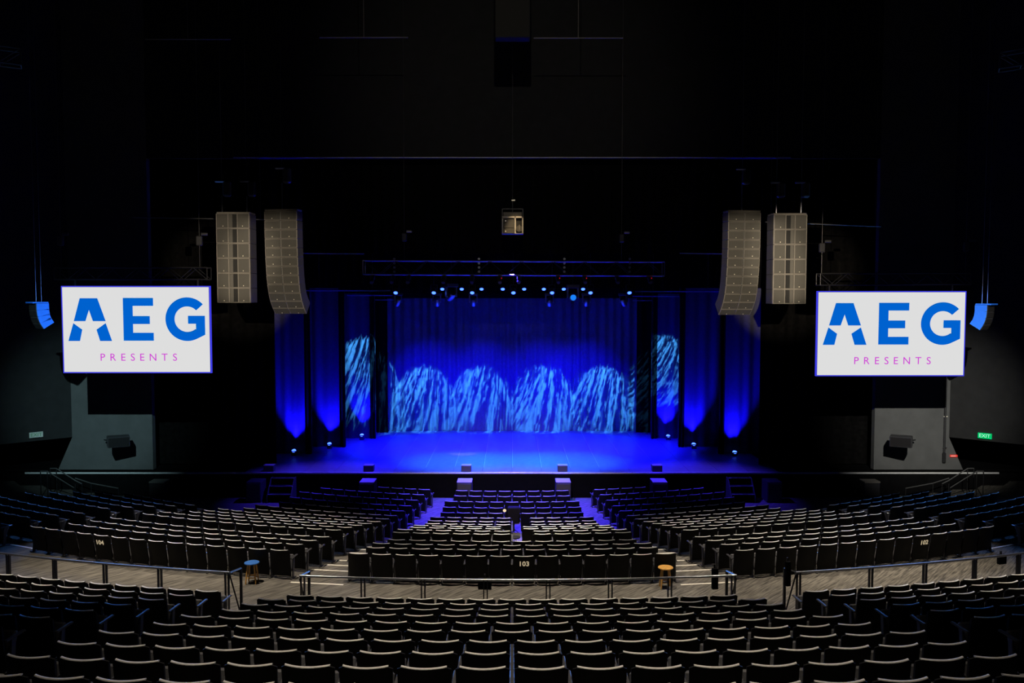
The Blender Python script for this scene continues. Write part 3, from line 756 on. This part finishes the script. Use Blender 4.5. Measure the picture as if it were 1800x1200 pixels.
# ------------------------------------------------------------------ hung loudspeakers
def hang_gear(t, xs, z0, dz, top, Zt):
    for x in xs:
        MB().tube([(x, .2, z0), (x, .2, z0+dz)], .022, 6).build('hoist_chain', M['steel'], t)
        MB().bbox((x+.16, .25, z0+dz+.25), (.26, .24, .52), .05).build('chain_hoist', M['fixt'], t)
        MB().bbox((x-.05, .18, z0+dz+.5), (.34, .1, .07), .02).build('hoist_hook', M['steel'], t)
        MB().tube([(x, .2, z0+dz+.5), (x, .2, Zt)], .010, 6).build('suspension_cable', M['cable'], t)
def line_array(label, x0, y0, yaw, Y, s):
    top = at(x0, y0, Y); t = thing('line_array_speaker', label, 'speaker', top, R(yaw), 'hanging line array speakers')
    Wd, Hh, Dp = 1.16, .308, .5
    body = MB().bbox((0, Dp/2, -Hh/2), (Wd, Dp, Hh-.012), .012).mesh('speaker_box', M['fixt'])  # darker body colour carries the shade on the cabinet sides
    ff = MB().bbox((0, .0, -Hh/2), (Wd-.01, .012, Hh-.014), .004).mesh('front_frame', M['spk'])  # paler plate keeps the lit front apart from the shaded sides
    gr = MB().bbox((0, -.008, -Hh/2), (Wd/2-.045, .02, Hh-.05), .006).mesh('grille', M['grille'])
    bd = MB().lathe([(.017, 0), (.013, .008)], (0, 0, 0), 8, RX(90)).mesh('badge', M['badge'])
    cs_ = MB().bbox((-.012, -.006, -Hh/2), (.02, .03, Hh-.03), .006).mesh('centre_strip', M['steel'])
    tilts = [0, 0, 1, 2, 3, 5, 7, 10, 15, 26, 38, 48]
    pos = Vector((0, 0, 0))
    for k, a in enumerate(tilts):
        b = obj('speaker_box', body, t, pos); b.rotation_euler.x = R(a)     # front tips downwards
        for sx in (-1, 1):
            obj('grille', gr, b, (sx*(Wd/4-.005), 0, 0)); obj('badge', bd, b, (sx*.30, -.019, -Hh*.78))
        obj('centre_strip', cs_, b)
        obj('front_frame', ff, b)
        pos = pos+Matrix.Rotation(R(a), 3, 'X') @ Vector((0, 0, -Hh))
    MB().bbox((0, Dp/2, .04), (Wd, Dp*.9, .07), .012).build('fly_frame', M['spk'], t)
    hang_gear(t, (-.02,), .07, .9, 0, CEIL-.03-top.z)
def sub_array(label, x0, y0, Y, s):
    top = at(x0, y0, Y); t = thing('subwoofer_array', label, 'speaker', top, 0, 'hanging subwoofer columns')
    Wd, Hh, Dp = 1.12, .5, .75
    fr = MB()
    fr.box((0, Dp/2+.03, -Hh/2), (Wd, Dp-.06, Hh-.01)); fr.cur = 1  # body painted dark for the shaded sides, front bars paler
    for x in (-Wd/2+.012, -.155, .155, Wd/2-.012): fr.box((x, .015, -Hh/2), (.024, .09, Hh-.01))
    for z in (-.014, -Hh+.014): fr.box((0, .015, z), (Wd, .09, .02))
    body = fr.mesh('speaker_box', [M['fixt'], M['spk']])
    gr = MB().bbox((0, 0, -Hh/2), (.375, .03, Hh-.055), .006).mesh('grille', M['grille'])
    rc = MB().box((0, .055, -Hh/2), (.29, .012, Hh-.04)).mesh('port', M['dark'])
    mc = MB(); V = []
    for q in range(6):
        f = q/5; V += [(-s*(-.14+.11*f), .005+.042*f*f, z) for z in (-.03, -Hh+.03)]
    mc.add(V, [(2*q, 2*q+1, 2*q+3, 2*q+2) for q in range(5)]); cn = mc.mesh('cone', M['grille'], True)
    bd = MB().lathe([(.017, 0), (.013, .008)], (0, 0, 0), 8, RX(90)).mesh('badge', M['badge'])
    for k in range(6):
        b = obj('speaker_box', body, t, (0, 0, -Hh*1.005*k))
        for sx in (-1, 1):
            obj('grille', gr, b, (sx*.351, 0, 0)); obj('badge', bd, b, (sx*.33, -.018, -Hh*.85))
        obj('port', rc, b)
        obj('cone', cn, b)
    MB().bbox((0, Dp/2, .03), (Wd, Dp*.9, .05), .01).build('fly_frame', M['spk'], t)
    hang_gear(t, (-.42, .42), .05, .55, 0, CEIL-.03-top.z)
line_array('curved line array beside the subwoofer column, blue stool side', 493, 371, -8, 29, -1)
line_array('curved line array beside the subwoofer column, pine stool side', 1309, 373, 8, 29, 1)
sub_array('straight subwoofer column beside the screen, blue stool side', 409, 375, 29, -1)
sub_array('straight subwoofer column beside the screen, pine stool side', 1389.5, 377, 29, 1)
for (x0, x1, y0, y1, lab) in ((232, 470, 382, 386, 'thin steadying pipe behind the speakers, blue stool side'), (1345, 1548, 390, 398, 'thin steadying pipe behind the speakers, pine stool side')):
    a, b = at(x0, y0, 30.1), at(x1, y1, 30.1)
    t = thing('steadying_pipe', lab, 'pipe', a); MB().tube([(0, 0, 0), b-a], .02, 8).build('pipe', M['cable'], t, True)
    for f in (.05, .95):
        q = (b-a)*f; MB().tube([q, (q.x, q.y, CEIL-.03-a.z)], .005, 5).build('suspension_cable', M['cable'], t)
# centre cluster
p = at(901, 380, 33); t = thing('centre_speaker', 'single pale framed speaker hanging above the stage centre', 'speaker', p)
W_, H_ = .83, .66
mb = MB().box((0, .36, -H_/2), (W_, .6, H_))
for x in (-W_/2+.018, .10, W_/2-.03): mb.box((x, .03, -H_/2), (.04 if x != -W_/2+.018 else .03, .1, H_))
mb.box((0, .03, -.03), (W_, .1, .06)); mb.build('cabinet', mat('centre_speaker_frame', (.5, .46, .4), .5, 0, .05, 20), t)
MB().bbox((-.15, .03, -.265), (.42, .03, .36), .006).build('grille', M['grille'], t)
MB().bbox((-.15, .03, -.555), (.42, .03, .19), .006).build('grille', M['grille'], t)
MB().box((.255, .055, -.35), (.25, .012, .56)).build('port', M['dark'], t)
MB().lathe([(.02, 0), (.12, .02), (.125, .03)], (.255, .05, -.47), 14, RX(90)).build('cone', M['grille'], t)
MB().box((.26, .03, -.42), (.02, .03, .2)).build('rib', M['spk'], t)
for z in (-.17, -.57): MB().lathe([(.03, 0), (.025, .01)], (-.27, .016, z), 10, RX(90)).build('badge', M['badge'], t)
MB().bbox((0, .3, .09), (.72, .4, .16), .01).build('fly_plate', M['spk'], t)
for sx in (-1, 1): MB().box((sx*.40, .3, .15), (.03, .04, .32)).build('frame_post', M['dsteel'], t)
MB().box((0, .3, .31), (.83, .04, .025)).build('frame_bar', M['dsteel'], t)
MB().tube([(.0, .28, .15), (.0, .28, .62)], .02, 6).build('hoist_chain', M['steel'], t)
MB().bbox((.03, .28, .64), (.15, .06, .06), .015).build('hoist_hook', M['badge'], t)
MB().tube([(0, .28, .6), (0, .28, CEIL-.03-p.z)], .008, 6).build('suspension_cable', M['cable'], t)
# small side arrays hanging outside the screens
def small_array(label, x, y, Y, s):
    p = at(x, y, Y); t = thing('small_line_array', label, 'speaker', p, R(s*38), 'small curved speaker arrays beside the screens')
    Wd, Hh, Dp = .55, .225, .40
    body = MB().bbox((0, Dp/2, -Hh/2), (Wd, Dp, Hh-.008), .01).mesh('speaker_box', M['fixt'])
    gr = MB().bbox((0, -.004, -Hh/2), (Wd-.05, .015, Hh-.04), .006).mesh('grille', M['cush'])
    ep = MB().bbox((-s*(Wd/2+.006), Dp/2, -Hh/2), (.014, Dp-.01, Hh-.012), .004).mesh('end_panel', M['bluelight'])
    pos = Vector((0, 0, 0))
    for a in (0, 7, 18, 32):
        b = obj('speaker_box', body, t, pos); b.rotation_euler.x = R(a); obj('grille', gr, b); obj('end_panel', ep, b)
        pos = pos+Matrix.Rotation(R(a), 3, 'X') @ Vector((0, 0, -Hh))
    MB().bbox((0, Dp/2-.06, .025), (Wd, Dp+.1, .05), .01).build('fly_frame', M['bluelight'], t)
    for sx in (-.2, .2): MB().tube([(sx, Dp/2, .05), (sx, Dp/2, CEIL-.03-p.z)], .008, 6).build('suspension_cable', M['steel'], t)
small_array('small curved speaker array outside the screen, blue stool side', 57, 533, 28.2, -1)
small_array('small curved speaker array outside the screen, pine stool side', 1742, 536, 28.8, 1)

# ------------------------------------------------------------------ wall mounted boxes, signs, pipe
for s, x, y in ((-1, 208, 775), (1, 1584, 775)):
    p = at(x, y, Y_W-1.25); t = thing('wall_speaker', 'black box speaker bracketed off the grey wall panel, %s side' % ('blue stool' if s < 0 else 'pine stool'), 'speaker', p, R(-s*28), 'wall speakers')
    MB().bbox((0, 0, 0), (.82, .6, .42), .02).build('cabinet', M['leg'], t)
    MB().bbox((0, -.3, 0), (.76, .02, .36), .006).build('grille', M['cush'], t)
    MB().tube([(0, .25, -.1), (s*.45, 1.25, -.1)], .03, 8).build('bracket', M['dsteel'], t)
def sign(name, label, cat, c, uvec, w_, h_, m, mt, text, tilt=0):
    u = Vector(uvec).normalized(); ang = math.atan2(u.y, u.x)
    t = thing(name, label, cat, c, ang)
    MB().bbox((0, 0, 0), (w_, .06, h_), .006).build('housing', m, t)
    o = obj('lettering', text_mesh(text, h_*.92, mt, 'lettering', .0), t, (0, -.034, 0)); o.rotation_euler = (R(90), 0, 0)
    me = o.data; wv = max(v.co.x for v in me.vertices)-min(v.co.x for v in me.vertices); o.scale = (w_*.8/wv, 1, 1)
wd = Vector((17, -15.5, 0)).normalized()
def on_side(s, x, y):                          # where the pixel's ray meets the splayed side wall
    d = ray(x, y); a = Vector((XPR if s > 0 else XPL, Y_W, 0)); n = Vector((s*wd.y, -wd.x, 0))*-1
    k = (a-CAM).dot(n)/d.dot(n); return CAM+d*k
p = on_side(1, 1732, 765.5); sign('exit_sign', 'green lit exit sign on the splayed wall on the pine stool side', 'sign', p+Vector((-.05, -.05, 0)), (wd.x, wd.y, 0), .50, .22, M['exitg'], M['exitl'], 'EXIT')
p = on_side(-1, 62.5, 763.5); sign('exit_sign', 'dim pale exit sign on the splayed wall on the blue stool side', 'sign', p+Vector((.05, -.05, 0)), (wd.x, -wd.y, 0), .50, .22, M['exitd'], M['exitdl'], 'EXIT')
p = at(1676.5, 801, Y_W-.04); t = thing('red_sign', 'small red sign low on the grey wall panel beside the conduit', 'sign', p)
MB().bbox((0, 0, 0), (.30, .05, .09), .006).build('housing', M['warnr'], t)
MB().box((-.03, -.027, 0), (.2, .004, .03)).build('faded_print', M['warnw'], t)
a, b = at(1663, 672, Y_W-.06), at(1663, 795, Y_W-.06)
t = thing('wall_conduit', 'black vertical conduit with end box on the grey wall panel', 'pipe', (a.x, a.y, b.z))
MB().tube([(0, 0, 0), (0, 0, a.z-b.z+.4)], .045, 8).build('pipe', M['dsteel'], t, True)
MB().bbox((0, 0, -.22), (.13, .1, .42), .02).build('end_box', M['dsteel'], t)
for z in (.2, 1.5): MB().bbox((.02, 0, z), (.16, .05, .05), .01).build('pipe_clip', M['badge'] if z > 1 else M['steel'], t)

# ------------------------------------------------------------------ stage front: monitors, subs, stairs, hand rails
for k, (x, dim) in enumerate(((647.5, 0), (819.5, 0), (989, 0), (1155.5, 0), (472, 0))):
    p = at_z(x, 829, Z_ST); t = thing('fill_speaker', 'small black speaker on the stage lip, %s from blue stool side' % ORD[(2, 3, 4, 5, 1)[k]], 'speaker', (p.x, Y_ST+.22, Z_ST), 0, 'fill speakers on the stage lip')
    MB().bbox((0, 0, .13), (.41, .34, .26), .012).build('cabinet', M['fixt'], t)
    MB().bbox((0, -.17, .13), (.37, .015, .22), .005).build('grille', M['grille'], t)
    MB().box((0, .0, .262), (.40, .33, .006)).build('top_panel', M['casetop'], t)
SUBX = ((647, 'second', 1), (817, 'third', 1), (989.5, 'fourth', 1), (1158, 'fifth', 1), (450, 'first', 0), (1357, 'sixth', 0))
for x, o_, lit in SUBX:
    p = at(x, 850, Y_ST-.5); t = thing('stage_subwoofer', 'black subwoofer cabinet on the floor against the stage, %s from blue stool side' % o_, 'speaker', (p.x, Y_ST-.48, 0), 0, 'subwoofers along the stage front')
    MB().bbox((0, 0, .42), (.60, .78, .80), .015).build('cabinet', M['fixt'], t)
    MB().bbox((0, -.39, .42), (.54, .02, .70), .006).build('grille', M['grille'], t)
    MB().box((0, 0, .824), (.59, .77, .008)).build('top_panel', M['casetop'] if lit else M['fixt'], t)  # lit cabinets get a pale top, light put into the colour
    for sx in (-.2, .2): MB().box((sx, 0, .01), (.08, .6, .02)).build('foot', M['dark'], t)
for s, x in ((-1, 494), (1, 1303)):
    p = at(x, 850, Y_ST-.55); t = thing('stage_steps', 'black three tread steps with pale edges up to the stage, %s side' % ('blue stool' if s < 0 else 'pine stool'), 'steps', (p.x, Y_ST, 0))
    for k in range(3):
        z = .86-.27*k; y = -.17-.28*k
        MB().bbox((0, y, z), (.92, .27, .04), .006).build('tread', M['black'], t)
        MB().box((0, y-.135, z+.012), (.92, .02, .03)).build('tread_edge', M['casetop'], t)
    for sx in (-1, 1): MB().poly([(sx*.46, -.03, 0), (sx*.46, -.03, .88), (sx*.46, -.30, .88), (sx*.46, -.92, .25), (sx*.46, -.92, 0)], (sx*.03, 0, 0)).build('side_panel', M['fixt'], t)
for s, x, w_ in ((-1, 278, 28), (1, 1531, 28)):
    p = at(x, 845, Y_ST-.6); t = thing('equipment_case', 'dark low equipment case below the stage edge, %s side' % ('blue stool' if s < 0 else 'pine stool'), 'case', (p.x, Y_ST-.5, 0), 0, 'equipment cases beside the stage')
    MB().bbox((0, 0, .40), (.62, .5, .76), .02).build('body', M['fixt'], t); MB().bbox((0, 0, .80), (.64, .52, .06), .01).build('lid', M['spk'], t)
    for sx in (-.25, .25): MB().box((sx, 0, .01), (.08, .4, .02)).build('caster', M['dark'], t)
def handrail(s, label, pts, Y):
    P = [at(x if s > 0 else 1800-x, y, Y) for x, y in pts]; o = Vector((P[0].x, Y, 0))
    t = thing('hand_rail', label, 'railing', o)
    MB().tube([q-o for q in P], .022, 8).build('rail', M['cable'], t, True)
    for q in (P[0], P[len(P)//2], P[-1]): MB().tube([q-o, Vector((q.x-o.x, 0, 0))], .018, 6).build('post', M['dsteel'], t)
for s in (-1, 1):
    nb = 'blue stool' if s < 0 else 'pine stool'
    handrail(s, 'upper sloping hand rail by the entrance recess, %s side' % nb, ((1656, 850), (1668, 844), (1701, 823), (1712, 823)), 33.4)
    handrail(s, 'lower sloping hand rail by the entrance recess, %s side' % nb, ((1670, 857), (1717, 828), (1729, 828)), 32.6)
    handrail(s, 'low ramp hand rail in front of the side wall, %s side' % nb, ((1592, 858), (1640, 849), (1668, 840)), 33.8)

# ------------------------------------------------------------------ things in the centre aisle gap of block 103
p = at_z(904, 905, .05); q = pol(RL[11]-.1, math.degrees(math.atan2(at(903, 885, 29.6).x, 22)), ZL[11])
t = thing('equipment_stand', 'tall black covered equipment stand in the centre gap of block 103', 'stand', q)
MB().bbox((0, .12, .62), (.42, .3, .56), .04).build('cover', M['cush'], t, True)
MB().tube([(0, .12, .02), (0, .12, .4)], .03, 8).build('pole', M['dsteel'], t)
for k in range(3): a = R(90+120*k); MB().tube([(0, .12, .12), (.17*math.cos(a), .12+.17*math.sin(a), .012)], .012, 6).build('leg', M['dsteel'], t)
q = pol(RL[6]-.1, .2, ZL[6])
t = thing('folded_stool', 'small black folded stool left in the centre gap of block 103', 'stool', q)
MB().lathe([(.04, .40), (.15, .42), (.16, .45), (.10, .47)], n=14).build('seat', M['shell'], t, True)
for k in range(4): a = R(45+90*k); MB().tube([(.02*math.cos(a), .02*math.sin(a), .41), (.13*math.cos(a), .13*math.sin(a), 0)], .012, 6).build('leg', M['dsteel'], t)
p = at(887, 897, 29.0)
t = thing('reading_lamp', 'small round warm lamp on a thin stem beside the covered stand', 'lamp', (p.x, 29.0, ZL[10]))
MB().lathe([(.01, -.055), (.045, -.035), (.06, 0), (.045, .035), (.01, .055)], (0, 0, p.z-ZL[10]), 12).build('globe', M['bulb'], t, True)
MB().tube([(0, 0, 0), (0, 0, p.z-ZL[10]-.04)], .008, 6).build('stem', M['dsteel'], t)
MB().lathe([(.06, 0), (.06, .015)], n=12).build('base', M['dsteel'], t)
